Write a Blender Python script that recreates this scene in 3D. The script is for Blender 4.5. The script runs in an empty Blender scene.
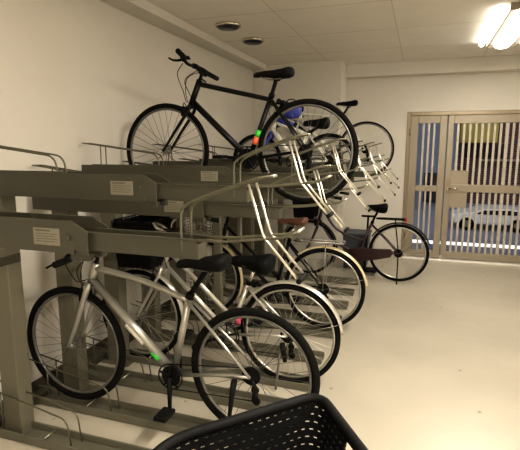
import bpy, math, random
from mathutils import Vector, Matrix
random.seed(4)
PI = math.pi
col = bpy.context.scene.collection

# ------------------------------------------------------------------ materials
def mat(name, c, rough=0.5, metal=0.0, var=0.0, scale=8.0, bump=0.0, emit=None, es=0.0, spec=0.5, c2=None):
    m = bpy.data.materials.new(name); m.use_nodes = True
    nt = m.node_tree; b = nt.nodes['Principled BSDF']
    b.inputs['Base Color'].default_value = (*c, 1)
    b.inputs['Roughness'].default_value = rough
    b.inputs['Metallic'].default_value = metal
    b.inputs['Specular IOR Level'].default_value = spec
    if var or c2 or bump:
        tc = nt.nodes.new('ShaderNodeTexCoord'); n = nt.nodes.new('ShaderNodeTexNoise')
        n.inputs['Scale'].default_value = scale; n.inputs['Detail'].default_value = 5
        nt.links.new(tc.outputs['Object'], n.inputs['Vector'])
        r = nt.nodes.new('ShaderNodeValToRGB')
        lo = c2 if c2 else tuple(max(0, x * (1 - var)) for x in c)
        hi = c if c2 else tuple(min(1, x * (1 + var)) for x in c)
        r.color_ramp.elements[0].color = (*lo, 1); r.color_ramp.elements[0].position = .3
        r.color_ramp.elements[1].color = (*hi, 1); r.color_ramp.elements[1].position = .7
        nt.links.new(n.outputs['Fac'], r.inputs['Fac']); nt.links.new(r.outputs['Color'], b.inputs['Base Color'])
        if bump:
            bp = nt.nodes.new('ShaderNodeBump'); bp.inputs['Strength'].default_value = bump
            bp.inputs['Distance'].default_value = .01
            nt.links.new(n.outputs['Fac'], bp.inputs['Height']); nt.links.new(bp.outputs['Normal'], b.inputs['Normal'])
    if emit:
        b.inputs['Emission Color'].default_value = (*emit, 1); b.inputs['Emission Strength'].default_value = es
    return m

M = dict(
    wall=mat('wall_paint', (.62, .585, .52), .7, var=.03, scale=2, bump=.05),
    ceil=mat('ceiling_board', (.74, .70, .63), .8, var=.03, scale=5),
    seam=mat('ceiling_seam', (.50, .46, .38), .9),  # plain tan of the board joints, darker than the boards
    olive=mat('olive_painted_steel', (.052, .049, .033), .42, var=.06, scale=4),
    railm=mat('rail_olive_steel', (.115, .108, .078), .45, var=.08, scale=6),
    olive_dk=mat('dark_olive_steel', (.04, .037, .024), .5, var=.1, scale=4),
    post=mat('post_painted_steel', (.125, .115, .08), .45, var=.06, scale=4),
    wireo=mat('olive_wire', (.12, .115, .08), .4, metal=.5, var=.1, scale=30),
    wire=mat('zinc_wire', (.74, .71, .62), .28, metal=.9, var=.1, scale=30),
    label=mat('label_paper', (.20, .185, .14), .6, var=.04, scale=40),
    ink=mat('label_ink', (.11, .10, .07), .8),
    rubber=mat('tyre_rubber', (.006, .006, .005), .9, spec=.12, var=.2, scale=30),
    rimdk=mat('dark_rim', (.17, .165, .15), .35, metal=.6, var=.1),
    rim=mat('alloy_rim', (.55, .53, .48), .3, metal=.9, var=.05),
    spoke=mat('steel_spoke', (.50, .48, .42), .35, metal=.8, var=.05),
    spokedk=mat('black_spoke', (.08, .075, .07), .4, metal=.5, var=.1),
    black=mat('black_paint', (.005, .005, .005), .4, spec=.25, var=.1),
    blackm=mat('black_plastic', (.005, .005, .005), .7, spec=.15, var=.2, scale=20),
    silver=mat('silver_frame_paint', (.38, .37, .33), .3, metal=.7, var=.04),
    alu=mat('polished_alloy', (.62, .60, .54), .25, metal=.95, var=.05),
    steel=mat('grey_steel', (.25, .24, .21), .4, metal=.7, var=.1),
    cream=mat('cream_fender', (.62, .53, .34), .3, metal=.25, var=.05),
    fsilver=mat('silver_fender', (.62, .60, .53), .28, metal=.7, var=.05),
    brown=mat('brown_leather', (.12, .050, .028), .6, var=.25, scale=25),
    maroon=mat('maroon_paint', (.022, .004, .005), .35, var=.1),
    mauve=mat('mauve_frame_paint', (.05, .030, .032), .35, metal=.3, var=.1),
    white=mat('white_frame_paint', (.65, .63, .56), .3, var=.03),
    blue=mat('blue_cloth', (.03, .05, .30), .6, var=.2, scale=20),
    green=mat('green_sticker', (.05, .55, .06), .5, emit=None),
    orange=mat('orange_sticker', (.75, .14, .05), .5),
    red=mat('red_reflector', (.5, .02, .03), .2, var=.1),
    pink=mat('pink_reflector', (.6, .1, .16), .25, var=.1),
    door=mat('beige_door_metal', (.29, .25, .19), .38, metal=.35, var=.03, scale=3),
    frame=mat('bronze_door_frame', (.26, .215, .15), .35, metal=.5, var=.04, scale=3),
    bar=mat('pale_door_bar', (.44, .40, .33), .4, metal=.3, var=.03),
    thres=mat('threshold_steel', (.85, .82, .75), .35, metal=.2, var=.03),
    base=mat('baseboard_vinyl', (.06, .05, .035), .6, var=.1),
    asphalt=mat('asphalt', (.30, .30, .36), .8, c2=(.24, .24, .30), scale=60),
    brick=None,
    yellow=mat('yellow_panel', (.62, .50, .12), .6, var=.15, scale=3),
    carw=mat('white_car_paint', (.8, .8, .8), .25, var=.02),
    glassdk=mat('dark_glass', (.02, .02, .03), .1, var=.1),
    bluepanel=mat('blue_grey_cladding', (.24, .26, .32), .4, var=.05),
    line=mat('glowing_white_paint', (.9, .9, .9), .6, var=.03, emit=(1, 1, 1), es=1.0),  # white paint with added emission, brightness put into the material
    bin=mat('blue_grey_plastic', (.05, .06, .075), .5, var=.05),
    chrome=mat('brushed_chrome', (.60, .55, .45), .25, metal=1, var=.05),
    lamp=mat('lit_diffuser', (1, 1, 1), .5, emit=(1.0, .95, .84), es=14),
    fixt=mat('fixture_enamel', (.55, .50, .42), .5, var=.03),
    fixtdk=mat('fixture_edge', (.25, .22, .17), .5, var=.05),
    grime=mat('floor_grime', (.10, .085, .06), .8, var=.2),
)

def floor_mat():
    m = bpy.data.materials.new('painted_floor'); m.use_nodes = True
    nt = m.node_tree; b = nt.nodes['Principled BSDF']
    tc = nt.nodes.new('ShaderNodeTexCoord')
    n1 = nt.nodes.new('ShaderNodeTexNoise'); n1.inputs['Scale'].default_value = 1.2; n1.inputs['Detail'].default_value = 6
    n2 = nt.nodes.new('ShaderNodeTexNoise'); n2.inputs['Scale'].default_value = 9; n2.inputs['Detail'].default_value = 8
    nt.links.new(tc.outputs['Object'], n1.inputs['Vector']); nt.links.new(tc.outputs['Object'], n2.inputs['Vector'])
    r = nt.nodes.new('ShaderNodeValToRGB')
    r.color_ramp.elements[0].color = (.385, .35, .28, 1); r.color_ramp.elements[0].position = .3
    r.color_ramp.elements[1].color = (.46, .42, .34, 1); r.color_ramp.elements[1].position = .65
    nt.links.new(n1.outputs['Fac'], r.inputs['Fac'])
    v = nt.nodes.new('ShaderNodeTexVoronoi'); v.inputs['Scale'].default_value = 3.3
    nt.links.new(tc.outputs['Object'], v.inputs['Vector'])
    r2 = nt.nodes.new('ShaderNodeValToRGB')
    r2.color_ramp.elements[0].color = (.25, .2, .13, 1); r2.color_ramp.elements[0].position = .022
    r2.color_ramp.elements[1].color = (1, 1, 1, 1); r2.color_ramp.elements[1].position = .05
    nt.links.new(v.outputs['Distance'], r2.inputs['Fac'])
    mx = nt.nodes.new('ShaderNodeMix'); mx.data_type = 'RGBA'; mx.blend_type = 'MULTIPLY'
    mx.inputs[0].default_value = .7
    nt.links.new(r.outputs['Color'], mx.inputs[6]); nt.links.new(r2.outputs['Color'], mx.inputs[7])
    nt.links.new(mx.outputs[2], b.inputs['Base Color'])
    rr = nt.nodes.new('ShaderNodeMapRange'); rr.inputs[3].default_value = .22; rr.inputs[4].default_value = .42
    nt.links.new(n2.outputs['Fac'], rr.inputs[0]); nt.links.new(rr.outputs[0], b.inputs['Roughness'])
    bp = nt.nodes.new('ShaderNodeBump'); bp.inputs['Strength'].default_value = .08; bp.inputs['Distance'].default_value = .01
    nt.links.new(n2.outputs['Fac'], bp.inputs['Height']); nt.links.new(bp.outputs['Normal'], b.inputs['Normal'])
    return m
M['floor'] = floor_mat()

def brick_mat():
    m = bpy.data.materials.new('brown_brick'); m.use_nodes = True
    nt = m.node_tree; b = nt.nodes['Principled BSDF']; b.inputs['Roughness'].default_value = .8
    tc = nt.nodes.new('ShaderNodeTexCoord'); mp = nt.nodes.new('ShaderNodeMapping')
    mp.inputs['Rotation'].default_value = (PI / 2, 0, 0)
    br = nt.nodes.new('ShaderNodeTexBrick'); br.inputs['Scale'].default_value = 4
    br.inputs['Color1'].default_value = (.14, .05, .045, 1); br.inputs['Color2'].default_value = (.09, .035, .035, 1)
    br.inputs['Mortar'].default_value = (.25, .18, .17, 1); br.inputs['Mortar Size'].default_value = .03
    nt.links.new(tc.outputs['Object'], mp.inputs['Vector']); nt.links.new(mp.outputs['Vector'], br.inputs['Vector'])
    nt.links.new(br.outputs['Color'], b.inputs['Base Color'])
    return m
M['brick'] = brick_mat()

# ------------------------------------------------------------------ mesh helper
def quad_bez(a, b, c, n):
    return [a * (1 - t) ** 2 + b * 2 * t * (1 - t) + c * t * t for t in [i / n for i in range(n + 1)]]

def rnd(pts, r=.03, n=5):
    pts = [Vector(p) for p in pts]; out = [pts[0]]
    for i in range(1, len(pts) - 1):
        a, b, c = pts[i - 1], pts[i], pts[i + 1]
        ra = min(r, (a - b).length * .49); rc = min(r, (c - b).length * .49)
        out += quad_bez(b + (a - b).normalized() * ra, b, b + (c - b).normalized() * rc, n)
    out.append(pts[-1]); return out

def spline(pts, n=6):
    P = [Vector(p) for p in pts]; P = [P[0] * 2 - P[1]] + P + [P[-1] * 2 - P[-2]]; out = []
    for i in range(1, len(P) - 2):
        for k in range(n):
            t = k / n
            out.append(.5 * ((2 * P[i]) + (-P[i-1] + P[i+1]) * t + (2*P[i-1] - 5*P[i] + 4*P[i+1] - P[i+2]) * t*t + (-P[i-1] + 3*P[i] - 3*P[i+1] + P[i+2]) * t**3))
    out.append(P[-2]); return out

class MB:
    def __init__(s): s.v = []; s.f = []
    def tube(s, pts, r=.01, seg=8, closed=False, flat=1.0, caps=True, up=None):
        pts = [Vector(p) for p in pts]; n = len(pts)
        rs = r if isinstance(r, (list, tuple)) else [r] * n
        if isinstance(r, (list, tuple)) and len(r) != n:
            rs = [r[0] + (r[-1] - r[0]) * i / (n - 1) for i in range(n)]
        T = []
        for i in range(n):
            a = pts[(i - 1) % n] if closed or i > 0 else pts[i]
            b = pts[(i + 1) % n] if closed or i < n - 1 else pts[i]
            t = b - a
            T.append(t.normalized() if t.length > 1e-9 else Vector((0, 0, 1)))
        ref = Vector(up) if up else (Vector((0, 1, 0)) if abs(T[0].y) < .9 else Vector((1, 0, 0)))
        base = len(s.v); N = ref
        for i in range(n):
            if up: N = Vector(up)
            N = (N - T[i] * N.dot(T[i])).normalized(); B = T[i].cross(N)
            for k in range(seg):
                a = 2 * PI * k / seg
                s.v.append(pts[i] + N * (math.cos(a) * rs[i]) + B * (math.sin(a) * rs[i] * flat))
        m = n if closed else n - 1
        for i in range(m):
            for k in range(seg):
                a = base + i * seg + k; b = base + i * seg + (k + 1) % seg
                j = (i + 1) % n; c = base + j * seg + (k + 1) % seg; d = base + j * seg + k
                s.f.append((a, b, c, d))
        if not closed and caps:
            s.f.append(tuple(base + k for k in range(seg))[::-1])
            s.f.append(tuple(base + (n - 1) * seg + k for k in range(seg)))
        return s
    def box(s, x0, x1, y0, y1, z0, z1):
        b = len(s.v)
        s.v += [Vector(p) for p in ((x0,y0,z0),(x1,y0,z0),(x1,y1,z0),(x0,y1,z0),(x0,y0,z1),(x1,y0,z1),(x1,y1,z1),(x0,y1,z1))]
        s.f += [tuple(b + i for i in q) for q in ((0,3,2,1),(4,5,6,7),(0,1,5,4),(1,2,6,5),(2,3,7,6),(3,0,4,7))]
        return s
    def prism(s, poly, axis, a0, a1):       # poly in the two other axes
        b = len(s.v); n = len(poly)
        for a in (a0, a1):
            for (u, w) in poly:
                s.v.append(Vector((a, u, w)) if axis == 'x' else Vector((u, a, w)) if axis == 'y' else Vector((u, w, a)))
        s.f.append(tuple(b + i for i in range(n))); s.f.append(tuple(b + n + i for i in range(n))[::-1])
        for i in range(n):
            j = (i + 1) % n; s.f.append((b + i, b + n + i, b + n + j, b + j))
        return s
    def ring(s, c, R, r, ax='y', seg=56, sub=8, flat=1.0):
        c = Vector(c); pts = []
        for i in range(seg):
            a = 2 * PI * i / seg
            pts.append(c + (Vector((math.cos(a) * R, 0, math.sin(a) * R)) if ax == 'y' else Vector((math.cos(a) * R, math.sin(a) * R, 0))))
        return s.tube(pts, r, sub, closed=True, flat=flat, up=(0, 1, 0) if ax == 'y' else (0, 0, 1))
    def cyl(s, a, b, r, seg=16): return s.tube([a, b], r, seg)
    def loft(s, secs):
        b = len(s.v); n = len(secs[0])
        for sc in secs: s.v += [Vector(p) for p in sc]
        for i in range(len(secs) - 1):
            for k in range(n):
                s.f.append((b + i*n + k, b + i*n + (k+1) % n, b + (i+1)*n + (k+1) % n, b + (i+1)*n + k))
        s.f.append(tuple(b + k for k in range(n))[::-1]); s.f.append(tuple(b + (len(secs)-1)*n + k for k in range(n)))
        return s
    def build(s, name, m, parent=None, smooth=True, bevel=0, loc=None):
        me = bpy.data.meshes.new(name); me.from_pydata([tuple(v) for v in s.v], [], s.f); me.update()
        import bmesh
        bm = bmesh.new(); bm.from_mesh(me); bmesh.ops.recalc_face_normals(bm, faces=bm.faces); bm.to_mesh(me); bm.free()
        o = bpy.data.objects.new(name, me); col.objects.link(o)
        o.data.materials.append(M[m] if isinstance(m, str) else m)
        if smooth:
            for p in me.polygons: p.use_smooth = len(p.vertices) == 4
        if bevel:
            md = o.modifiers.new('b', 'BEVEL'); md.width = bevel; md.segments = 2; md.limit_method = 'ANGLE'
        if parent: o.parent = parent
        if loc: o.location = loc
        return o

def tag(o, label=None, cat=None, group=None, kind=None):
    if label: o['label'] = label
    if cat: o['category'] = cat
    if group: o['group'] = group
    if kind: o['kind'] = kind
    return o
def empty(name, loc, label, cat, group=None, rz=0):
    o = bpy.data.objects.new(name, None); col.objects.link(o); o.location = loc; o.rotation_euler.z = rz
    o.empty_display_size = .1
    return tag(o, label, cat, group)
def struct(mb, name, m, bevel=0):
    o = mb.build(name, m, smooth=False, bevel=bevel); o['kind'] = 'structure'; return o

# ------------------------------------------------------------------ camera
F, P, YAW, H = 465.4, .164, .33, 1.54
cd = bpy.data.cameras.new('camera'); cam = bpy.data.objects.new('camera', cd); col.objects.link(cam)
cd.sensor_width = 36; cd.lens = F / 520 * 36; cd.clip_start = .02
cam.location = (0, 0, H); cam.rotation_euler = (PI / 2 - P, 0, YAW)
bpy.context.scene.camera = cam

# ------------------------------------------------------------------ room shell
WL, YB, ZC, WR, YF = -2.25, 6.79, 2.66, 2.6, -2.6
DX0, DX1, DZ = -.205, 1.95, 2.02            # opening in the back wall
struct(MB().box(WL - .15, WR + .15, YF - .15, YB + .2, -.1, 0), 'floor', 'floor')
struct(MB().box(WL - .15, WR + .15, YF - .15, YB + .2, ZC, ZC + .1), 'ceiling', 'ceil')
struct(MB().box(WL - .15, WL, YF - .15, YB + .2, 0, ZC), 'wall_left', 'wall')
struct(MB().box(WR, WR + .15, YF - .15, YB + .2, 0, ZC), 'wall_right', 'wall')
struct(MB().box(WL, WR, YF - .15, YF, 0, ZC), 'wall_front', 'wall')
b = MB(); b.box(WL, DX0, YB, YB + .2, 0, ZC); b.box(DX1, WR, YB, YB + .2, 0, ZC); b.box(DX0, DX1, YB, YB + .2, DZ, ZC)
struct(b, 'wall_back', 'wall')
struct(MB().box(WL, -1.03, 6.28, YB, 0, ZC), 'wall_column', 'wall', .006)
struct(MB().box(WL, -2.06, YF, 6.28, 2.585, ZC), 'trim_1', 'wall', .004)
struct(MB().box(-1.03, WR, 6.62, YB, 2.49, ZC), 'trim_2', 'wall', .006)
struct(MB().box(WL, WL + .012, YF, 6.28, 0, .08), 'baseboard_left', 'base')
# ceiling board joints
b = MB()
for x in (-1.22, -.28, .66, 1.6): b.box(x - .003, x + .003, YF, 6.62, ZC - .0015, ZC + .001)
for i in range(9):
    y = 6.62 - .9 * i - .9
    b.box(-2.06, WR, y - .003, y + .003, ZC - .0015, ZC + .001)
struct(b, 'trim_3', 'seam')

# ------------------------------------------------------------------ gate door in the back wall
def door():
    y0 = YB - .01
    r = MB()
    r.box(DX0, DX0 + .05, y0, y0 + .10, 0, DZ).box(DX1 - .05, DX1, y0, y0 + .10, 0, DZ).box(DX0 + .05, DX1 - .05, y0, y0 + .10, DZ - .05, DZ)
    fr = r.build('door_1', 'frame', smooth=False, bevel=.004); fr['kind'] = 'structure'
    struct(MB().box(DX0 - .02, DX1, y0 - .06, y0 + .12, 0, .022), 'trim_4', 'thres', .004)
    # narrow fixed leaf
    ya, yb = y0 + .02, y0 + .065
    x0, x1 = DX0 + .05, .31
    l = MB(); l.box(x0, x0 + .10, ya, yb, .03, 1.97).box(x1 - .09, x1, ya, yb, .03, 1.97)
    l.box(x0 + .10, x1 - .09, ya, yb, 1.87, 1.97).box(x0 + .10, x1 - .09, ya, yb, .95, 1.03).box(x0 + .10, x1 - .09, ya, yb, .03, .13)
    lf = l.build('side_leaf', 'door', fr, smooth=False, bevel=.004)
    for i in range(3):
        x = x0 + .10 + (i + 1) * (x1 - .09 - x0 - .10) / 4
        MB().box(x - .012, x + .012, ya + .012, yb - .012, .13, .95).box(x - .012, x + .012, ya + .012, yb - .012, 1.03, 1.87).build('bar', 'bar', lf, smooth=False)
    # main leaf
    x0, x1 = .32, DX1 - .055
    l = MB(); l.box(x0, x0 + .075, ya, yb, .03, 1.97).box(x1 - .075, x1, ya, yb, .03, 1.97)
    l.box(x0 + .075, x1 - .075, ya, yb, 1.86, 1.97).box(x0 + .075, x1 - .075, ya - .012, yb, .955, 1.055).box(x0 + .075, x1 - .075, ya, yb, .03, .13)
    lf = l.build('door_leaf', 'door', fr, smooth=False, bevel=.004)
    MB().box(x0 + .075, x0 + .29, ya + .004, yb - .004, .74, .955).box(x0 + .075, x0 + .29, ya + .004, yb - .004, 1.055, 1.24).build('lock_plate', 'door', lf, smooth=False)
    n = 19
    for i in range(n):
        x = x0 + .075 + (i + .75) * .073
        if x > x1 - .09: break
        w = .014 if i % 9 != 8 else .02
        b = MB()
        b.box(x - w, x + w, ya + .012, yb - .012, .13, .955 if x > x0 + .29 else .74)
        b.box(x - w, x + w, ya + .012, yb - .012, 1.055 if x > x0 + .29 else 1.24, 1.86)
        b.build('bar', 'bar', lf, smooth=False)
    MB().cyl((x0 + .045, ya, 1.0), (x0 + .045, ya - .05, 1.0), .012).tube(rnd([(x0 + .045, ya - .05, 1.0), (x0 + .15, ya - .05, 1.0), (x0 + .16, ya - .03, 1.0)], .01), .009).build('door_handle', 'chrome', lf)
    MB().box(x0 + .02, x0 + .07, ya - .006, ya, .93, 1.12).build('handle_plate', 'frame', lf, smooth=False, bevel=.002)
    MB().box(.30, .345, y0 - .03, y0 + .0, .022, .075).build('floor_bolt', 'bar', lf, smooth=False, bevel=.003)
    for z in (.3, 1.7):
        MB().cyl((DX0 + .045, y0 - .006, z), (DX0 + .045, y0 - .006, z + .1), .008).build('hinge', 'frame', lf)
door()

# ------------------------------------------------------------------ outside
tag(MB().box(-6, 12, YB + .2, 22, -.12, -.02).build('street_ground', 'asphalt', smooth=False), kind='structure')
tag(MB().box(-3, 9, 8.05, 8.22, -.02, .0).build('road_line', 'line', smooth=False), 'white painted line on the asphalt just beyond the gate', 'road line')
bd = empty('brick_building', (2.2, 14.5, -.02), 'brown brick building across the street behind the gate bars', 'building')
MB().box(-2.7, 3.5, 0, .3, 0, 5).build('wall', 'brick', bd, smooth=False)
MB().box(-1.2, -.25, -.25, 0, 1.70, 3.4).build('awning', 'yellow', bd, smooth=False, bevel=.02)
b = MB()
for i in range(5): b.box(-1.3 + i * .28, -1.16 + i * .28, -.16, -.01, 1.30, 1.66)
b.build('window_row', 'glassdk', bd, smooth=False)
MB().box(-.6, 1.2, -.12, 0, 1.20, 1.25).build('ledge', 'bar', bd, smooth=False)
b = MB(); b.box(.65, 1.0, -.2, 0, 0, 3.3); b.build('pillar', 'bluepanel', bd, smooth=False)
MB().box(1.15, 2.2, -.05, 0, 1.0, 2.7).build('shop_window', 'glassdk', bd, smooth=False)
s = empty('blue_grey_building', (-1.2, 12.5, -.02), 'pale blue grey clad building seen through the narrow left gate leaf', 'building')
MB().box(-3, 2.05, 0, .4, 0, 5).build('wall', 'bluepanel', s, smooth=False)
MB().box(.6, 1.1, -.05, 0, .2, .95).box(1.3, 1.75, -.05, 0, .2, .95).build('window_row', 'glassdk', s, smooth=False)
def car():
    r = empty('parked_car', (1.33, 10.0, -.02), 'small white car parked across the street beyond the gate', 'car')
    prof = [(-1.45, .3), (-1.5, .65), (-1.2, .78), (-.75, .84), (-.35, 1.0), (.7, 1.02), (1.25, .95), (1.45, .8), (1.5, .3)]
    body = MB().prism(prof, 'y', -.75, .75).build('body', 'carw', r, smooth=False, bevel=.06)
    w = MB().prism([(-.65, .76), (-.3, .95), (.65, .97), (1.1, .9), (1.15, .76)], 'y', -.77, .77).build('side_window', 'glassdk', r, smooth=False)
    r.scale = (.46, .5, .42)
    for x in (-.95, .95):
        for y in (-.7, .7):
            wh = MB().ring((x, y, .3), .22, .09, seg=24).build('wheel', 'rubber', r)
            MB().cyl((x, y - .07, .3), (x, y + .07, .3), .15).build('hubcap', 'steel', wh)
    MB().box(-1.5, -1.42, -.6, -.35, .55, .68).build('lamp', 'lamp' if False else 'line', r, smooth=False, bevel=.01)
car()

# ------------------------------------------------------------------ ceiling things
def fixture(x, y, label):
    r = empty('ceiling_light', (x, y, ZC), label, 'ceiling light', 'fluorescent ceiling fittings')
    L = .72
    MB().box(-.055, .215, -L, L, -.035, 0).build('housing', 'fixt', r, smooth=False, bevel=.004)
    MB().box(-.065, -.055, -L - .01, L + .01, -.055, 0).box(.215, .225, -L - .01, L + .01, -.055, 0).box(-.065, .225, -L - .02, -L - .01, -.055, 0).box(-.065, .225, L + .01, L + .02, -.055, 0).build('edge_trim', 'fixtdk', r, smooth=False)
    MB().tube([(.08, -L + .03, -.05), (.08, L - .03, -.05)], .075, 14, flat=.45, up=(1, 0, 0)).build('diffuser', 'lamp', r)
    MB().cyl((-.115, -L + .05, -.025), (-.115, L - .02, -.025), .024).build('lamp_tube', 'lamp', r)
    MB().cyl((.275, -L + .05, -.025), (.275, L - .02, -.025), .024).build('lamp_tube', 'lamp', r)
fixture(.665, 5.03, 'lit fluorescent ceiling fitting nearest the gate door')
fixture(.575, 1.6, 'lit fluorescent ceiling fitting over the aisle beside the near bicycles')
fixture(.575, -1.4, 'lit fluorescent ceiling fitting farthest from the gate door')
def downlight(x, y, label):
    r = empty('downlight', (x, y, ZC), label, 'downlight', 'unlit downlights')
    MB().ring((0, 0, -.012), .112, .014, 'z', 40, 8, .6).build('trim_ring', 'chrome', r)
    secs = []
    for (rr, z) in ((.105, -.002), (.103, -.022), (.09, -.040), (.055, -.048), (.004, -.050)):
        secs.append([(rr * math.cos(2*PI*k/32), rr * math.sin(2*PI*k/32), z) for k in range(32)])
    MB().loft(secs).build('reflector', 'glassdk', r)
downlight(-1.74, 4.18, 'round dark unlit ceiling downlight, nearer of the pair above the bikes')
downlight(-1.73, 4.82, 'round dark unlit ceiling downlight, farther of the pair toward the column')

# ------------------------------------------------------------------ two-tier rack
YK = [1.345 + .4525 * i for i in range(11)]
def upper_tray(k, y, label):
    hi = .135 if k % 2 == 1 else 0.0
    r = empty('upper_bike_tray', (-1.065, y, 1.175 + hi), label, 'bike rack', 'upper sliding bike trays')
    X = lambda x: x + 1.065
    Z = lambda z: z - 1.175
    poly = [(X(-2.2), Z(1.175)), (X(-1.065), Z(1.175)), (X(-1.065), Z(1.258)), (X(-1.13), Z(1.292)), (X(-2.2), Z(1.292))]
    p = MB().prism(poly, 'y', -.059, -.053).build('side_plate', 'olive', r, smooth=False, bevel=.0015)
    # bright folded edge, bolts
    MB().cyl((X(-1.145), -.060, Z(1.233)), (X(-1.145), -.070, Z(1.233)), .010, 8).build('bolt', 'olive', p)
    MB().cyl((X(-1.125), -.060, Z(1.183)), (X(-1.125), -.070, Z(1.183)), .008, 8).build('bolt', 'olive', p)
    lb = MB().box(X(-1.295), X(-1.18), -.0615, -.059, Z(1.201), Z(1.262)).build('label_plate', 'label', p, smooth=False)
    b = MB(); b.box(X(-1.285), X(-1.22), -.0622, -.0615, Z(1.250), Z(1.256))
    for i in range(4): b.box(X(-1.285), X(-1.19 - .012 * (i % 2)), -.0622, -.0615, Z(1.240 - i * .009), Z(1.2425 - i * .009))
    b.build('printed_lines', 'ink', p, smooth=False)
    MB().prism(poly, 'y', .053, .059).build('side_plate', 'olive', r, smooth=False, bevel=.0015)
    MB().box(X(-2.2), X(-1.10), -.053, .053, Z(1.178), Z(1.186)).build('bottom_plate', 'olive_dk', r, smooth=False)
    MB().box(X(-1.15), X(-1.07), -.05, -.02, Z(1.150), Z(1.178)).box(X(-1.15), X(-1.07), .02, .05, Z(1.150), Z(1.178)).build('roller_bracket', 'olive_dk', r, smooth=False, bevel=.004)
    # sliding U channel
    c = MB(); c.box(X(-2.1), X(-.66), -.038, -.034, Z(1.188), Z(1.254)).box(X(-2.1), X(-.66), .034, .038, Z(1.188), Z(1.254)).box(X(-2.1), X(-.66), -.034, .034, Z(1.186), Z(1.191))
    c.box(X(-1.1), X(-.66), -.046, -.038, Z(1.250), Z(1.254)).box(X(-1.1), X(-.66), .038, .046, Z(1.250), Z(1.254))
    c.build('sliding_channel', 'olive', r, smooth=False)
    MB().box(X(-.664), X(-.657), -.036, .036, Z(1.186), Z(1.235)).build('end_stop', 'olive', r, smooth=False, bevel=.002)
    # front wheel hoop : two long wires with legs, bent down into the tray
    for s in (-.028, .028):
        MB().tube(rnd([(X(-2.19), s, Z(1.437)), (X(-1.62), s, Z(1.366)), (X(-1.595), s, Z(1.19))], .05, 6), .0045, 8).build('wheel_hoop', 'wireo', r)
    for s in (-.028, .028): MB().tube([(X(-2.06), s, Z(1.19)), (X(-2.06), s, Z(1.42))], .004, 6).build('hoop_support', 'wireo', r)
    b = MB()
    b.tube(rnd([(X(-2.19), -.028, Z(1.437)), (X(-2.215), -.028, Z(1.437)), (X(-2.215), .028, Z(1.437)), (X(-2.19), .028, Z(1.437))], .015), .004, 6)
    b.build('hoop_end', 'wireo', r)
    # cradle for the rear wheel
    dx = 0 if k < 4 else min(.09, .018 * (k - 3)); dz = -dx * .9
    for s in (-.035, .035):
        MB().tube(spline([(X(-.715), s, Z(1.20)), (X(-.716), s, Z(1.32)), (X(-.70), s, Z(1.358)), (X(-.62), s, Z(1.395)), (X(-.52), s, Z(1.430)), (X(-.45), s, Z(1.452)), (X(-.415), s * .5, Z(1.457))], 5), .0045, 8).build('cradle_rail', 'wireo', r)
        MB().tube(rnd([(X(-.715), s, Z(1.248)), (X(-.56), s, Z(1.252)), (X(-.44), s, Z(1.268)), (X(-.37), s, Z(1.276)), (X(-.33), s, Z(1.297))], .03), .0045, 8).build('cradle_rail', 'wireo', r)
    MB().tube([(X(-.415), -.0175, Z(1.457)), (X(-.415), .0175, Z(1.457))], .0048, 6).build('cradle_end', 'wire', r)
    MB().tube([(X(-.33), -.035, Z(1.297)), (X(-.33), .035, Z(1.297))], .0045, 6).build('cradle_end', 'wire', r)
    pts = lambda s: [(X(-.485), s, Z(1.432)), (X(-.437 + dx * .3), s, Z(1.275 + dz * .4)), (X(-.325 + dx), s, Z(1.147 + dz))]
    a = rnd(pts(-.035), .015); c2 = rnd(pts(.035), .015)
    hd = MB().tube(a + c2[::-1], .0043, 8).build('pull_handle', 'wire', r)
    e = Vector(pts(0)[2])
    MB().tube([(e.x, -.042, e.z), (e.x, .042, e.z)], .0085, 8).build('end_cap', 'blackm', hd)
ordn = ['first', 'second', 'third', 'fourth', 'fifth', 'sixth', 'seventh', 'eighth', 'ninth', 'tenth', 'eleventh']
extra = {0: 'empty low olive steel bike tray nearest the viewer, with pale label plate',
         1: 'empty high olive steel bike tray behind the nearest low one',
         2: 'low olive steel bike tray, third from the viewer, empty',
         3: 'empty high olive steel tray directly in front of the black bike on top',
         4: 'low olive steel tray carrying the black hybrid bike',
         6: 'low olive steel tray carrying the small blue and white bike',
         10: 'farthest olive steel tray, carrying the white bike near the column'}
for k, y in enumerate(YK):
    upper_tray(k, y, extra.get(k, '%s olive steel bike tray with chrome handle, %s from the viewer, empty' % ('high' if k % 2 else 'low', ordn[k])))

fr = empty('rack_frame', (-2.02, 1.7, 0), 'olive steel upright frame of posts and long beams carrying the upper bike trays', 'rack frame')
fx = lambda x: x + 2.02
fy = lambda y: y - 1.7
for k, y in enumerate(YK):
    if k == 0: continue
    top = 1.31 if k % 2 else 1.175
    MB().box(fx(-2.08), fx(-1.96), fy(y - .04), fy(y + .05), 0, top).build('post', 'post', fr, smooth=False, bevel=.004)
    MB().box(fx(-2.12), fx(-1.90), fy(y - .07), fy(y + .08), 0, .008).build('foot_plate', 'post', fr, smooth=False)
MB().box(fx(-1.962), fx(-1.952), fy(1.70), fy(1.84), .955, 1.0).build('brace_plate', 'olive_dk', fr, smooth=False, bevel=.002)
MB().box(fx(-1.50), fx(-1.44), fy(2.6), fy(5.95), 1.095, 1.15).build('long_beam', 'olive_dk', fr, smooth=False, bevel=.003)
for k, y in enumerate(YK):
    if k < 3: continue
    z1 = 1.175 if k % 2 == 0 else 1.31
    MB().box(fx(-1.50), fx(-1.44), fy(y - .02), fy(y + .02), 1.15, z1).build('riser', 'olive_dk', fr, smooth=False)
for y in (1.76, 3.15, 4.9):
    MB().box(fx(-1.50), fx(-1.44), fy(y + .10), fy(y + .15), 0, 1.095).build('post', 'post', fr, smooth=False, bevel=.004) if y > 3 else None

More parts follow.
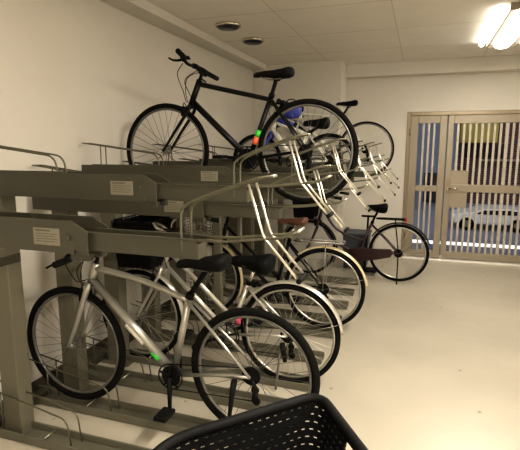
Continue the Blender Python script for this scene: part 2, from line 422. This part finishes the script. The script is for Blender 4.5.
FL = [1.77, 2.10, 2.45, 2.77, 3.17, 3.66, 3.97, 4.39, 4.82, 5.24]
for k, y in enumerate(FL):
    lab = {0: 'empty olive floor rail with wire hoops, nearest the viewer', 1: 'olive floor rail holding the front wheel of the silver bike',
           3: 'olive floor rail under the silver bike with pale fender', 5: 'olive floor rail under the bike with brown saddle'}.get(k, 'olive steel floor rail, %s from the viewer, empty' % ordn[k])
    r = empty('floor_rail', (-.6, y, 0), lab, 'bike rack', 'floor rails of the rack')
    x0 = -1.63; w = .062; x1 = 0.0 if k > 0 else .05
    MB().box(x0, x1, -w, w, .004, .014).box(x0, x1, -w, -w + .012, .014, .05).box(x0, x1, w - .012, w, .014, .05).build('channel', 'railm', r, smooth=False, bevel=.002)
    for s in (-.038, .038):
        MB().tube(rnd([(-1.6, s, .275), (-1.03, s, .178), (-1.01, s, .014)], .05, 6), .0042, 8).build('wheel_hoop', 'wireo', r)
    for s in (-.038, .038): MB().tube([(-1.46, s, .014), (-1.46, s, .25)], .004, 6).build('hoop_support', 'wireo', r)
    MB().tube([(-1.18, -.04, .045), (-1.18, .04, .045)], .004, 6).build('cross_pin', 'wire', r)
# long ground beam joining the rails at the wall
MB().box(fx(-2.2), fx(-2.13), fy(1.25), fy(5.6), .0, .045).build('ground_beam', 'olive_dk', fr, smooth=False, bevel=.003)

# ------------------------------------------------------------------ bicycles
def wheel(root, cx, z, R, tw=.016, rimm='rimdk', spm='spoke', cassette=False, n=32, tyre='rubber'):
    t = MB().ring((cx, 0, z), R - tw, tw, seg=72, sub=10).build('wheel', tyre, root)
    rr = R - 2 * tw - .002
    MB().ring((cx, 0, z), rr - .004, .010, seg=72, sub=8, flat=.9).build('rim', rimm, t)
    b = MB()
    for i in range(n):
        a = 2 * PI * i / n; side = -1 if i % 2 else 1; off = .34 * (1 if (i // 2) % 2 else -1)
        p0 = (cx + .022 * math.cos(a + off * 3), side * .028, z + .022 * math.sin(a + off * 3))
        p1 = (cx + (rr - .01) * math.cos(a), 0, z + (rr - .01) * math.sin(a))
        b.tube([p0, p1], .0013, 4, caps=False)
    b.build('spokes', spm, t)
    b = MB().cyl((cx, -.045, z), (cx, .045, z), .013, 12).cyl((cx, -.030, z), (cx, -.026, z), .026).cyl((cx, .026, z), (cx, .030, z), .026).cyl((cx, -.06, z), (cx, .06, z), .006, 8)
    b.build('hub', 'steel', t)
    return t

def saddle(root, xn, xr, z, m='blackm', wide=.075, tilt=0.0, thick=1.0):
    L = xr - xn; secs = []
    for (u, w, h, zz) in ((0, .012, .010, -.012), (.05, .020, .018, -.005), (.3, .024, .022, .0), (.5, .036, .026, 0), (.7, wide * .85, .030, .004), (.88, wide, .032, .012), (.97, wide * .85, .026, .012), (1.0, wide * .5, .014, .010)):
        s = []; x = xn + u * L
        for k in range(14):
            a = 2 * PI * k / 14
            yy = w * math.cos(a); q = math.sin(a)
            s.append((x, yy, z + zz + tilt * (u - .5) + (h * thick * (.55 * q if q > 0 else (1.3 + .5 * u) * q)) - (.012 * (abs(math.cos(a)) ** 2))))
        secs.append(s)
    sd = MB().loft(secs).build('saddle', m, root)
    b = MB()
    for s in (-.02, .02):
        b.tube(rnd([(xn + .1 * L, s * .5, z - .015), (xn + .35 * L, s, z - .048), (xn + .7 * L, s, z - .048), (xn + .92 * L, s, z - .01)], .03), .0035, 6)
    b.build('saddle_rails', 'steel', sd)
    return sd

def arc(c, R, a0, a1, n=18, y=0): return [(c[0] + R * math.cos(math.radians(a0 + (a1 - a0) * i / n)), y, c[1] + R * math.sin(math.radians(a0 + (a1 - a0) * i / n))) for i in range(n + 1)]

def fender(root, c, R, a0, a1, m, stay=True):
    pts = arc(c, R + .014, a0, a1, 26); b = MB(); n = len(pts)
    secs = []
    for p in pts:
        d = Vector((p[0] - c[0], 0, p[2] - c[1])).normalized()
        s = []
        for k in range(7):
            a = PI * k / 6; s.append((Vector(p) + Vector((0, -.026 * math.cos(a), 0)) + d * (.012 * math.sin(a) - .004)))
        for k in range(6, -1, -1):
            a = PI * k / 6; s.append((Vector(p) + Vector((0, -.024 * math.cos(a), 0)) + d * (.012 * math.sin(a) - .007)))
        secs.append(s)
    f = b.loft(secs).build('fender', m, root)
    if stay:
        e = Vector(pts[-3] if abs(a1 - 90) > abs(a0 - 90) else pts[2]); q = MB()
        for s in (-.028, .028): q.tube([(e.x, s, e.z), (c[0], s * 1.8, c[1])], .0022, 5)
        q.build('fender_stay', 'steel', f)
    return f

def wire_basket(root, x0, x1, z0, z1, hw, m='blackm', n=9, r=.0025):
    b = MB(); tp = .86
    def rim(z, k, rr):
        w = hw * k; xm = (x0 + x1) / 2; h = (x1 - x0) / 2 * k
        b.tube(rnd([(xm, -w, z), (xm + h, -w, z), (xm + h, w, z), (xm - h, w, z), (xm - h, -w, z), (xm, -w, z)], .04, 4), rr, 6)
    rim(z1, 1, r * 1.9)
    m_ = 8
    for i in range(m_): rim(z0 + (z1 - z0) * i / m_, tp + (1 - tp) * i / m_, r)
    xm = (x0 + x1) / 2; h = (x1 - x0) / 2
    for i in range(n + 1):
        u = -1 + 2 * i / n
        for s in (-1, 1):
            b.tube([(xm + h * u, s * hw, z1), (xm + h * u * tp, s * hw * tp, z0)], r, 5)
            b.tube([(xm + s * h, hw * u, z1), (xm + s * h * tp, hw * u * tp, z0)], r, 5)
        b.tube([(xm + h * u * tp, -hw * tp, z0), (xm + h * u * tp, hw * tp, z0)], r, 5)
        b.tube([(xm - h * tp, hw * u * tp, z0), (xm + h * tp, hw * u * tp, z0)], r, 5)
    return b.build('basket', m, root)

def bike(name, label, y, g, S, rz=0.0, group=None):
    """S : points in metres, x along the wall-to-aisle axis, z above the floor of the room"""
    xr = S['rear'][0]
    r = empty(name, (xr, y, g), label, 'bicycle', group, rz)
    A = lambda p: (p[0] - xr, 0, p[1] - g)
    R = S['R']; tw = S.get('tw', .017)
    rh, fh, bb, sc, ht, hb = [Vector(A(S[k])) for k in ('rear', 'front', 'bb', 'seat', 'head', 'crown')]
    fm = S['paint']; rimm = S.get('rim', 'rimdk'); spm = S.get('spoke', 'spoke')
    wheel(r, rh.x, rh.z, R, tw, rimm, spm); wheel(r, fh.x, fh.z, R, tw, rimm, spm)
    # cassette and chain set
    b = MB()
    for i, q in enumerate(S.get('cogs', (.05, .042, .034, .026))): b.cyl((rh.x, -.030 - i * .005, rh.z), (rh.x, -.0325 - i * .005, rh.z), q, 24)
    b.build('cassette', 'blackm', r)
    # frame
    b = MB(); tr = S.get('tube', .017)
    style = S.get('style', 'diamond')
    b.tube([hb, ht], tr * 1.12, 12)
    b.tube([bb, sc], tr * .92, 12)
    d = (ht - hb).normalized()
    if style == 'diamond':
        b.tube(spline([ht - d * .03, (ht - d * .03) * .5 + (sc - Vector((0, 0, .02))) * .5 + Vector((0, 0, S.get('bow', 0))), sc - Vector((0, 0, .02))], 6), [tr * .95, tr * .8], 12)
        b.tube([hb + d * .03, bb], tr * 1.2, 12)
    elif style == 'twin':
        b.tube([ht - d * .03, bb * .72 + sc * .28], tr * .9, 10)
        b.tube([hb + d * .03, bb], tr * 1.0, 10)
    elif style == 'loop':
        m1 = bb * .55 + sc * .45
        b.tube(spline([ht - d * .02, ht * .62 + m1 * .38 + Vector((-.03, 0, -.10)), ht * .25 + m1 * .75 + Vector((0, 0, -.07)), m1], 6), tr * .85, 10)
        b.tube(spline([hb + d * .02, hb * .6 + bb * .4 + Vector((-.02, 0, -.07)), hb * .22 + bb * .78 + Vector((0, 0, -.035)), bb], 6), tr * .95, 10)
    for s in (-1, 1):
        b.tube([bb + Vector((.02, s * .02, 0)), rh + Vector((-.1, s * .045, -.005)), rh + Vector((0, s * .052, 0))], [.011, .008], 8)
        b.tube([sc + Vector((0, s * .018, -.02)), sc * .35 + rh * .65 + Vector((0, s * .045, 0)), rh + Vector((0, s * .052, 0))], [.009, .007], 8)
    b.tube([bb + Vector((0, -.035, 0)), bb + Vector((0, .035, 0))], .021, 14)
    frm = b.build('frame', fm, r)
    for (k0, p0, p1, f0, f1, mm) in S.get('stickers', ()):
        a = Vector(A(S[p0])); c = Vector(A(S[p1]))
        MB().tube([a + (c - a) * f0, a + (c - a) * f1], tr * 1.2 * k0 + .0015, 12).build('sticker', mm, frm)
    # fork
    b = MB(); ax = (ht - hb).normalized()
    for s in (-1, 1):
        pts = [hb + Vector((0, s * .02, 0)), hb + Vector((0, s * .048, -.04)), hb * .45 + fh * .55 + Vector((.012, s * .05, 0)), fh + Vector((0, s * .052, 0))]
        b.tube(spline(pts, 5), [S.get('forkr', .014), .009], 8)
    b.tube([hb + Vector((0, -.04, -.012)), hb + Vector((0, .04, -.012))], .013, 8)
    b.build('fork', S.get('fork', fm), r)
    # stem + bars
    st = Vector(A(S['bar']))
    b = MB().tube([ht, ht + ax * max(.03, (st - ht).length * .5), st], .013, 10).tube([st + Vector((0, -.025, 0)), st + Vector((0, .025, 0))], .018, 10)
    b.build('stem', S.get('stem_m', 'blackm'), r)
    hw = S.get('hw', .28); bt = S.get('bars', 'flat')
    if bt == 'flat':
        T_ = S.get('btilt', 0)
        hbm = MB().tube(spline([st + Vector((.03, -hw, T_)), st + Vector((.0, -hw * .4, 0)), st, st + Vector((.0, hw * .4, 0)), st + Vector((.03, hw, -T_))], 5), .011, 8).build('handlebar', 'blackm', r)
        for s in (-1, 1):
            MB().tube([st + Vector((.033, s * (hw + .01), -s * T_)), st + Vector((.016, s * (hw - .115), -s * T_ * .6))], .0175, 12).build('grip', 'blackm', hbm)
            MB().tube(spline([st + Vector((.0, s * (hw - .13), -s*T_*.6)), st + Vector((-.035, s * (hw - .14), -.01-s*T_*.6)), st + Vector((-.055, s * (hw - .09), -.022-s*T_*.7)), st + Vector((-.05, s * (hw - .02), -.03-s*T_*.9))], 4), [.010, .006], 6).tube([st + Vector((-.02, s * (hw - .17), .01-s*T_*.5)), st + Vector((.004, s * (hw - .12), -s*T_*.6))], .024, 8).build('brake_lever', 'blackm', hbm)
        if S.get('bell'): MB().tube([st + Vector((0, -.11, .03)), st + Vector((0, -.11, .05))], [.022, .010], 12).build('bell', 'blackm', hbm)
    elif bt == 'sweep':
        pts = []
        for s in (-1, 1):
            q = [st, st + Vector((-.02, s * .08, .05)), st + Vector((.0, s * .20, .08)), st + Vector((.09, s * hw, .06)), st + Vector((.22, s * (hw + .01), .04))]
            pts = (q[::-1] if s < 0 else pts + q[1:])
        hbm = MB().tube(spline(pts, 5), .011, 8).build('handlebar', 'alu', r)
        for s in (-1, 1):
            MB().tube([st + Vector((.12, s * hw, .056)), st + Vector((.235, s * (hw + .01), .04))], .017, 10).build('grip', S.get('grip', 'blackm'), hbm)
            MB().tube(spline([st + Vector((.06, s * hw, .05)), st + Vector((.08, s * hw, .02)), st + Vector((.16, s * hw, .0))], 4), .005, 6).build('brake_lever', 'steel', hbm)
    else:
        b = MB()
        for s in (-1, 1):
            b.tube(spline([st, st + Vector((0, s * .18, 0)), st + Vector((-.08, s * .2, -.005)), st + Vector((-.115, s * .2, -.06)), st + Vector((-.06, s * .205, -.125)), st + Vector((.02, s * .21, -.125))], 5), .013, 8)
        hbm = b.build('handlebar', 'blackm', r)
    if S.get('cables', True):
        b = MB()
        for s in (-1, 1):
            b.tube(spline([st + Vector((-.01, s * hw * .55, -.005)), st + Vector((-.10, s * .08, -.06)), st + Vector((-.09, s * .02, -.17)), hb + Vector((-.03, s * .012, .02))], 6), .0028, 5)
        b.tube(spline([st + Vector((-.01, .1, 0)), st + Vector((-.07, -.02, -.09)), st + Vector((-.04, -.03, -.18)), hb + Vector((.05, -.02, -.0))], 6), .0028, 5)
        b.build('brake_cable', 'blackm', r)
    # brakes
    q = hb + (fh - hb).normalized() * max(.02, ((hb - fh).length - R) + .01)
    MB().box(q.x - .035, q.x - .005, -.04, -.022, q.z - .035, q.z + .035).box(q.x - .035, q.x - .005, .022, .04, q.z - .035, q.z + .035).tube(rnd([(q.x - .02, -.03, q.z + .03), (q.x - .03, 0, q.z + .07), (q.x - .02, .03, q.z + .03)], .02), .004, 6).build('brake', 'blackm', r, smooth=False, bevel=.004)
    # saddle and post
    sn = A(S['sad'][0:1] + (S['sad'][2],)); sx0 = S['sad'][0] - xr; sx1 = S['sad'][1] - xr; sz = S['sad'][2] - g
    saddle(r, sx0, sx1, sz, S.get('sadm', 'blackm'), S.get('sadw', .072), S.get('tilt', 0), S.get('thick', 1))
    top = Vector(((sx0 * .42 + sx1 * .58), 0, sz - .045))
    MB().tube([sc - (top - sc).normalized() * .03, top], .0135, 10).tube([top + Vector((-.02, 0, 0)), top + Vector((.025, 0, 0))], .015, 8).build('seat_post', S.get('post', 'blackm'), r)
    MB().tube([sc + Vector((0, 0, -.006)), sc + (top - sc).normalized() * .022], tr * 1.12, 12).build('seat_clamp', S.get('clamp', 'blackm'), r)
    # crankset : near side is -y
    ca = S.get('crank', -90); L = S.get('cl', .17)
    cr = S.get('ring', .088)
    b = MB().ring((bb.x, -.045, bb.z), cr, .004, seg=40, sub=6)
    for i in range(5):
        a = 2 * PI * i / 5 + .3
        b.tube([(bb.x, -.045, bb.z), (bb.x + cr * math.cos(a), -.045, bb.z + cr * math.sin(a))], .006, 6)
    if S.get('disc'): b.cyl((bb.x, -.036, bb.z), (bb.x, -.039, bb.z), cr * .8, 30)
    if cr > .07: b.ring((bb.x, -.040, bb.z), cr * .8, .004, seg=40, sub=6)
    ch = b.build('chainring', S.get('crm', 'blackm'), r)
    for s in (-1, 1):
        a = math.radians(ca + (0 if s < 0 else 180))
        e = Vector((bb.x + L * math.cos(a), s * .072, bb.z + L * math.sin(a)))
        c = MB().tube([(bb.x, s * .055, bb.z), e], [.019, .013], 8, flat=.7).build('crank_arm', S.get('crm', 'blackm'), r)
        MB().box(e.x - .036, e.x + .036, min(e.y, e.y + s * .11), max(e.y, e.y + s * .11), e.z - .012, e.z + .012).build('pedal', 'blackm', c, smooth=False, bevel=.006)
    if 'case' in S:
        pts = [bb + Vector((-.11, 0, 0)), bb + Vector((-.09, 0, .065)), bb + Vector((-.02, 0, .09)), rh * .55 + bb * .45 + Vector((0, 0, .065)), rh + Vector((-.08, 0, .05)), rh + Vector((-.06, 0, .0)), rh + Vector((-.08, 0, -.045)), rh * .55 + bb * .45 + Vector((0, 0, -.06)), bb + Vector((-.02, 0, -.09)), bb + Vector((-.09, 0, -.065))]
        MB().prism([(p.x, p.z) for p in pts], 'y', -.068, -.048).build('chain_case', S['case'], r, smooth=False, bevel=.012)
    else:
        b = MB(); b.tube([(bb.x, -.043, bb.z + cr), (rh.x, -.038, rh.z + .045)], .0032, 5)
        dr = Vector((rh.x + .015, -.04, rh.z - .11))
        b.tube([(bb.x, -.043, bb.z - cr), (dr.x, -.04, dr.z - .02)], .0032, 5)
        b.build('chain', 'blackm', r)
        MB().tube([(rh.x + .01, -.055, rh.z - .01), (rh.x + .035, -.055, rh.z - .05), (rh.x + .02, -.05, rh.z - .115)], .011, 8).cyl((rh.x + .028, -.050, rh.z - .065), (rh.x + .028, -.040, rh.z - .065), .020, 14).cyl((rh.x + .035, -.050, rh.z - .125), (rh.x + .035, -.040, rh.z - .125), .020, 14).tube([(rh.x + .028, -.046, rh.z - .065), (rh.x + .035, -.046, rh.z - .125)], .012, 8).build('derailleur', 'blackm', r)
    for w in S.get('fenders', ()):
        if w == 'r': fender(r, (rh.x, rh.z), R, S.get('fr', (15, 165))[0], S.get('fr', (15, 165))[1], S['fen'])
        if w == 'f': fender(r, (fh.x, fh.z), R, 150, -28, S['fen'])
    if 'rack' in S:
        z = R * 2 + .055 + (rh.z - R); x0 = sc.x + .05; x1 = rh.x + S['rack']
        b = MB()
        for s in (-.05, .05): b.tube(rnd([(x0, s * .5, z), (x0 + .06, s, z), (x1, s, z)], .02), .008, 6)
        for i in range(5): b.tube([(x0 + .06 + (x1 - x0 - .06) * i / 4, -.05, z), (x0 + .06 + (x1 - x0 - .06) * i / 4, .05, z)], .004, 6)
        for s in (-1, 1): b.tube([(x0 + (x1 - x0) * .65, s * .05, z), (rh.x, s * .056, rh.z)], .004, 6)
        b.build('rear_carrier', S.get('rackm', 'steel'), r)
        if 'case' in S: MB().box(x1, x1 + .018, -.035, .035, z - .03, z + .02).build('reflector', 'red', r, smooth=False, bevel=.005)
    if 'basket' in S:
        bx0, bx1, bz0, bz1, bw, bm = S['basket']
        bk = wire_basket(r, bx0 - xr, bx1 - xr, bz0 - g, bz1 - g, bw, bm)
        if S.get('liner'):
            cx, hx = (bx0 + bx1) / 2 - xr, (bx1 - bx0) / 2; q = MB(); v0 = []
            for (k, z) in ((.85, bz0 - g + .004), (.975, bz1 - g - .01), (.955, bz1 - g - .01), (.83, bz0 - g + .012)):
                v0.append([(cx + hx * k * sx, bw * k * sy, z) for sx, sy in ((1, 1), (-1, 1), (-1, -1), (1, -1))])
            q.loft(v0).build('liner', 'blackm', bk, smooth=False)
    if 'stand' in S:
        a = rh + Vector((-.03, -.06, -.02)); e = Vector((rh.x + S['stand'], -.13, .006 if not S.get('up') else rh.z - .04))
        if S.get('centre'):
            MB().tube([rh + Vector((0, -.06, 0)), Vector((rh.x + .0, -.10, .008))], .007, 8).tube([Vector((rh.x, -.10, .008)), Vector((rh.x + .0, -.13, .008))], .008, 6).build('kickstand', 'blackm', r)
        else:
            MB().tube([a, e], .008, 8).build('kickstand', 'steel', r)
    if S.get('foot'):
        MB().tube([Vector((rh.x - .075, -.07, rh.z - .02)), Vector((rh.x - .085, -.08, rh.z - .10)), Vector((rh.x - .10, -.09, rh.z - .26))], [.026, .022, .011], 10, flat=.6).build('kickstand', 'blackm', r)
    if S.get('light'):
        MB().tube([Vector((rh.x - .02, -.09, rh.z - .03)), Vector((rh.x - .0, -.09, rh.z - .15))], [.018, .014], 10).build('lock', 'blackm', r)
    return r

# lower row
b1 = bike('silver_hybrid_bicycle', 'silver flat-bar bicycle with black tyres and green sticker, closest in the lower row', 2.085, .065, dict(
    rear=(-.752, .408), front=(-1.86, .410), R=.347, tw=.020, bb=(-1.205, .335), seat=(-1.105, .775), head=(-1.675, .910), crown=(-1.72, .785),
    bar=(-1.715, .970), sad=(-1.17, -.88, .975), thick=1.25, sadw=.08, paint='silver', fork='silver', tube=.020, bow=.02, forkr=.021, spoke='spokedk', ring=.07, disc=True, cl=.172, stickers=((1.0, 'crown', 'bb', .76, .84, 'green'), (1.0, 'crown', 'bb', .45, .66, 'white')),
    crank=-88, hw=.29, bell=True, foot=1, tilt=.03))
b2 = bike('silver_city_bicycle', 'silver step-through bicycle with pale rear fender and dark basket, second in the lower row', 2.77, .014, dict(
    rear=(-.750, .350), front=(-1.86, .350), R=.335, bb=(-1.17, .30), seat=(-1.03, .66), head=(-1.60, .86), crown=(-1.67, .72),
    bar=(-1.60, .98), sad=(-1.15, -.86, .825), paint='fsilver', style='twin', tube=.017, bars='sweep', rim='rim', fenders=('r', 'f'), fen='fsilver', fr=(8, 150),
    crank=200, basket=(-1.94, -1.65, .74, 1.06, .18, 'blackm'), liner=1, sadw=.11, thick=1.9, stand=-.05, light=True, post='alu'))
MB().box(-.36, -.33, -.03, .03, .36, .40).build('reflector', 'pink', b2, smooth=False, bevel=.006)
b3 = bike('brown_saddle_bicycle', 'dark city bicycle with brown saddle and cream fenders, third in the lower row', 3.665, .052, dict(
    rear=(-.70, .40), front=(-1.77, .40), R=.337, bb=(-1.12, .33), seat=(-1.0, .78), head=(-1.56, .90), crown=(-1.60, .74),
    bar=(-1.53, 1.0), sad=(-1.10, -.85, .955), sadm='brown', paint='black', style='twin', tube=.016, bars='sweep', rim='rim', fenders=('r', 'f'), fen='cream', fr=(8, 150),
    crank=150, basket=(-1.92, -1.63, .80, 1.00, .17, 'alu'), rack=.16, sadw=.09, post='alu'))
b4 = bike('maroon_city_bicycle', 'maroon and black step-through city bicycle standing on the open floor beside the gate', 5.48, .0, dict(
    rear=(-.19, .345), front=(-1.25, .345), R=.337, bb=(-.66, .30), seat=(-.50, .68), head=(-1.08, .84), crown=(-1.13, .68),
    bar=(-1.05, .94), sad=(-.58, -.33, .875), paint='mauve', style='loop', tube=.017, bars='sweep', rim='rim', fenders=('r', 'f'), fen='black', fr=(20, 150),
    crank=170, case='maroon', basket=(-1.42, -1.15, .72, .93, .15, 'blackm'), liner=1, rack=.06, rackm='blackm', sadw=.10, thick=1.6, stand=0, centre=True))
# upper row
b5 = bike('black_hybrid_bicycle', 'black flat-bar bicycle with green and orange sticker on its seat tube, on the upper rack', 3.125, 1.172, dict(
    rear=(-.737, 1.515), front=(-1.812, 1.517), R=.350, tw=.018, bb=(-1.15, 1.465), seat=(-.99, 1.885), head=(-1.525, 2.02), crown=(-1.60, 1.845),
    disc=True, ring=.085, btilt=.045, bar=(-1.56, 2.115), sad=(-1.115, -.835, 2.045), paint='black', tube=.019, rim='rimdk', spoke='spokedk', stickers=((.80, 'bb', 'seat', .36, .47, 'green'), (.80, 'bb', 'seat', .24, .36, 'orange'), ),
    crank=175, hw=.30, bell=True))
b6 = bike('small_blue_bicycle', 'small blue and white bicycle with black saddle, seen through the black bike rear wheel', 4.06, 1.193, dict(
    rear=(-.76, 1.43), front=(-1.42, 1.43), R=.237, bb=(-1.07, 1.42), seat=(-.94, 1.67), head=(-1.24, 1.80), crown=(-1.28, 1.68),
    bar=(-1.18, 1.93), sad=(-.99, -.76, 1.765), paint='white', fork='blue', tube=.02, hw=.22, crank=40, cl=.12, ring=.06, thick=1.4, stickers=((1.1, 'head', 'seat', .05, .5, 'blue'),)))
b7 = bike('white_road_bicycle', 'white drop-bar bicycle on the last upper tray by the column', YK[10], 1.183, dict(
    rear=(-.645, 1.522), front=(-1.64, 1.522), R=.337, tw=.011, bb=(-1.05, 1.48), seat=(-.94, 1.93), head=(-1.45, 1.99), crown=(-1.49, 1.86),
    bar=(-1.50, 2.07), sad=(-1.02, -.76, 2.085), paint='white', tube=.018, bars='drop', crank=30))
bag = empty('blue_bag', (-1.10, 4.06, 1.86), 'small blue cloth bag hanging at the small bike handlebar', 'bag')
secs = []
for (x, w, h) in ((-.085, .02, .03), (-.06, .045, .06), (0, .055, .07), (.06, .05, .06), (.09, .02, .03)):
    secs.append([(x, w * math.cos(2*PI*k/12), h * math.sin(2*PI*k/12) - .01 * x) for k in range(12)])
MB().loft(secs).build('bag_body', 'blue', bag)
MB().tube(rnd([(-.05, 0, .05), (-.03, 0, .10), (.03, 0, .10), (.05, 0, .05)], .02), .005, 6).build('strap', 'blackm', bag)

# blue-grey bin and small trolley by the column
bn = empty('storage_bin', (-.72, 6.05, 0), 'blue grey plastic storage bin on the floor behind the maroon bicycle', 'bin')
MB().prism([(-.16, 0), (.12, 0), (.15, .44), (-.18, .44)], 'y', -.15, .15).build('bin_body', 'bin', bn, smooth=False, bevel=.02)
MB().box(-.19, .16, -.17, .17, .44, .47).build('bin_lid', 'bin', bn, smooth=False, bevel=.008)
tr_ = empty('hand_trolley', (-.57, 5.74, 0), 'black T-handled folding trolley beside the blue grey bin', 'trolley')
MB().tube([(-.02, 0, .05), (0, 0, .72)], .012, 8).build('pole', 'blackm', tr_)
MB().tube([(-.08, 0, .72), (.08, 0, .72)], .013, 8).build('handle', 'blackm', tr_)
MB().box(-.12, .12, -.1, .1, .04, .06).build('platform', 'blackm', tr_, smooth=False, bevel=.005)
for s in (-.1, .1):
    MB().ring((s, .11, .04), .028, .012, seg=20, sub=6).build('wheel', 'rubber', tr_)

# ------------------------------------------------------------------ woven basket in the foreground
def fg_basket():
    d1 = Vector((-.675, -.738, 0)).normalized()      # along the far wall, to the left
    d2 = Vector((.555, -.832, 0)).normalized()       # along the right wall, toward the camera side
    C = Vector((-.186, .945, 1.0))
    Wd, Ln = .40, .32
    r = empty('woven_basket', (C + d1 * Wd / 2 + d2 * Ln / 2 - Vector((0, 0, .25))), 'black woven plastic bicycle basket in the bottom foreground', 'basket')
    o = Vector(r.location)
    ctr = C + d1 * Wd / 2 + d2 * Ln / 2
    # perimeter, rounded rectangle at scale k
    def per(k, z, rad=.045, n=8):
        hw, hl = Wd / 2 * k, Ln / 2 * k; pts = []
        cs = [(hw, hl), (-hw, hl), (-hw, -hl), (hw, -hl)]       # (d1, d2)
        return [(ctr + d1 * a + d2 * b_ - o) + Vector((0, 0, z - 1.0)) for (a, b_) in outline(hw, hl, rad)]
    def outline(hw, hl, rad, big=.11):
        segs = []; step = .021
        # start at far wall middle (d2=-hl), go right corner (d1=-hw), along right wall ...
        pts = []
        def line(p, q):
            L = math.hypot(q[0]-p[0], q[1]-p[1]); 
            for i in range(40): pts.append((p[0]+(q[0]-p[0])*i/40, p[1]+(q[1]-p[1])*i/40))
        def corner(cx, cy, a0):
            for i in range(20):
                a = math.radians(a0 + 90 * i / 20); pts.append((cx + rad*math.cos(a), cy + rad*math.sin(a)))
        line((hw-rad, -hl), (-hw+rad, -hl)) if False else None
        def bc(cx, cy, a0):
            for i in range(30):
                a = math.radians(a0 + 90 * i / 30); pts.append((cx + big*math.cos(a), cy + big*math.sin(a)))
        bc(hw-big, hl-big, 0); line((hw-big, hl), (-hw+rad, hl))
        corner(-hw+rad, hl-rad, 90); line((-hw, hl-rad), (-hw, -hl+rad))
        corner(-hw+rad, -hl+rad, 180); line((-hw+rad, -hl), (hw-big, -hl))
        bc(hw-big, -hl+big, 270); line((hw, -hl+big), (hw, hl-big))
        return pts
    def resample(P, n):
        P = P + [P[0]]; D = [0]
        for i in range(1, len(P)): D.append(D[-1] + (P[i]-P[i-1]).length)
        out = []; j = 0
        for i in range(n):
            t = D[-1] * i / n
            while D[j+1] < t: j += 1
            u = (t - D[j]) / max(1e-9, D[j+1]-D[j]); out.append(P[j].lerp(P[j+1], u))
        return out
    NC, NR = 66, 15
    rows = []
    for j in range(NR * 4 + 1):
        v = j / (NR * 4)
        rows.append(resample(per(1 - .12 * v, 1.0 - .25 * v), NC * 4))
    mb = MB(); nn = NC * 4
    for R_ in rows: mb.v += R_
    ctrv = ctr - o
    for j in range(NR * 4):
        for i in range(nn):
            hole = (j % 4 == 3) and ((i + (2 if (j // 4) % 2 else 0)) % 4 in (1, 2)) and j > 2
            p = rows[j][i]; q = p - ctrv
            onr = q.dot(d1) < -Wd / 2 * .88 and -.06 < q.dot(d2) < .09
            if 2 < j < 12 and onr: hole = True
            if hole: continue
            mb.f.append((j*nn + i, j*nn + (i+1) % nn, (j+1)*nn + (i+1) % nn, (j+1)*nn + i))
    body = mb.build('woven_wall', 'blackm', r, smooth=False)
    md = body.modifiers.new('s', 'SOLIDIFY'); md.thickness = .004; md.offset = 0
    rim = resample(per(1.02, 1.0), 120)
    MB().tube(rim, .0105, 10, closed=True, up=(0, 0, 1)).build('rim', 'blackm', r)
    bot = resample(per(.88, .75), 120)
    m2 = MB(); m2.v += bot + [p + Vector((0, 0, .004)) for p in bot]
    m2.f.append(tuple(range(120))); m2.f.append(tuple(range(120, 240)))
    for i in range(120): m2.f.append((i, (i+1) % 120, 120 + (i+1) % 120, 120 + i))
    m2.build('bottom', 'blackm', r, smooth=False)
fg_basket()

# ------------------------------------------------------------------ light
def area(loc, size, sy, e, rot, colr, name='area_light'):
    l = bpy.data.lights.new(name, 'AREA'); l.shape = 'RECTANGLE'; l.size = size; l.size_y = sy; l.energy = e; l.color = colr
    o = bpy.data.objects.new(name, l); col.objects.link(o); o.location = loc; o.rotation_euler = rot; return o
for y in (5.03, 1.6, -1.4):
    area((.70, y, ZC - .09), .3, 1.4, 24 if y > 4 else (104 if y > 0 else 112), (0, 0, 0), (1, .915, .80))
sun = bpy.data.lights.new('sun', 'SUN'); sun.energy = .5; sun.angle = .3
so = bpy.data.objects.new('sun', sun); col.objects.link(so); so.rotation_euler = (math.radians(35), math.radians(20), 0); so.location = (3, 12, 8)
w = bpy.data.worlds.new('world'); bpy.context.scene.world = w; w.use_nodes = True
w.node_tree.nodes['Background'].inputs[0].default_value = (.85, .89, 1, 1); w.node_tree.nodes['Background'].inputs[1].default_value = .42
sc = bpy.context.scene
sc.view_settings.view_transform = 'Standard'; sc.view_settings.look = 'Medium High Contrast'
sc.view_settings.exposure = -.02; sc.view_settings.gamma = 1
sc.cycles.use_denoising = True
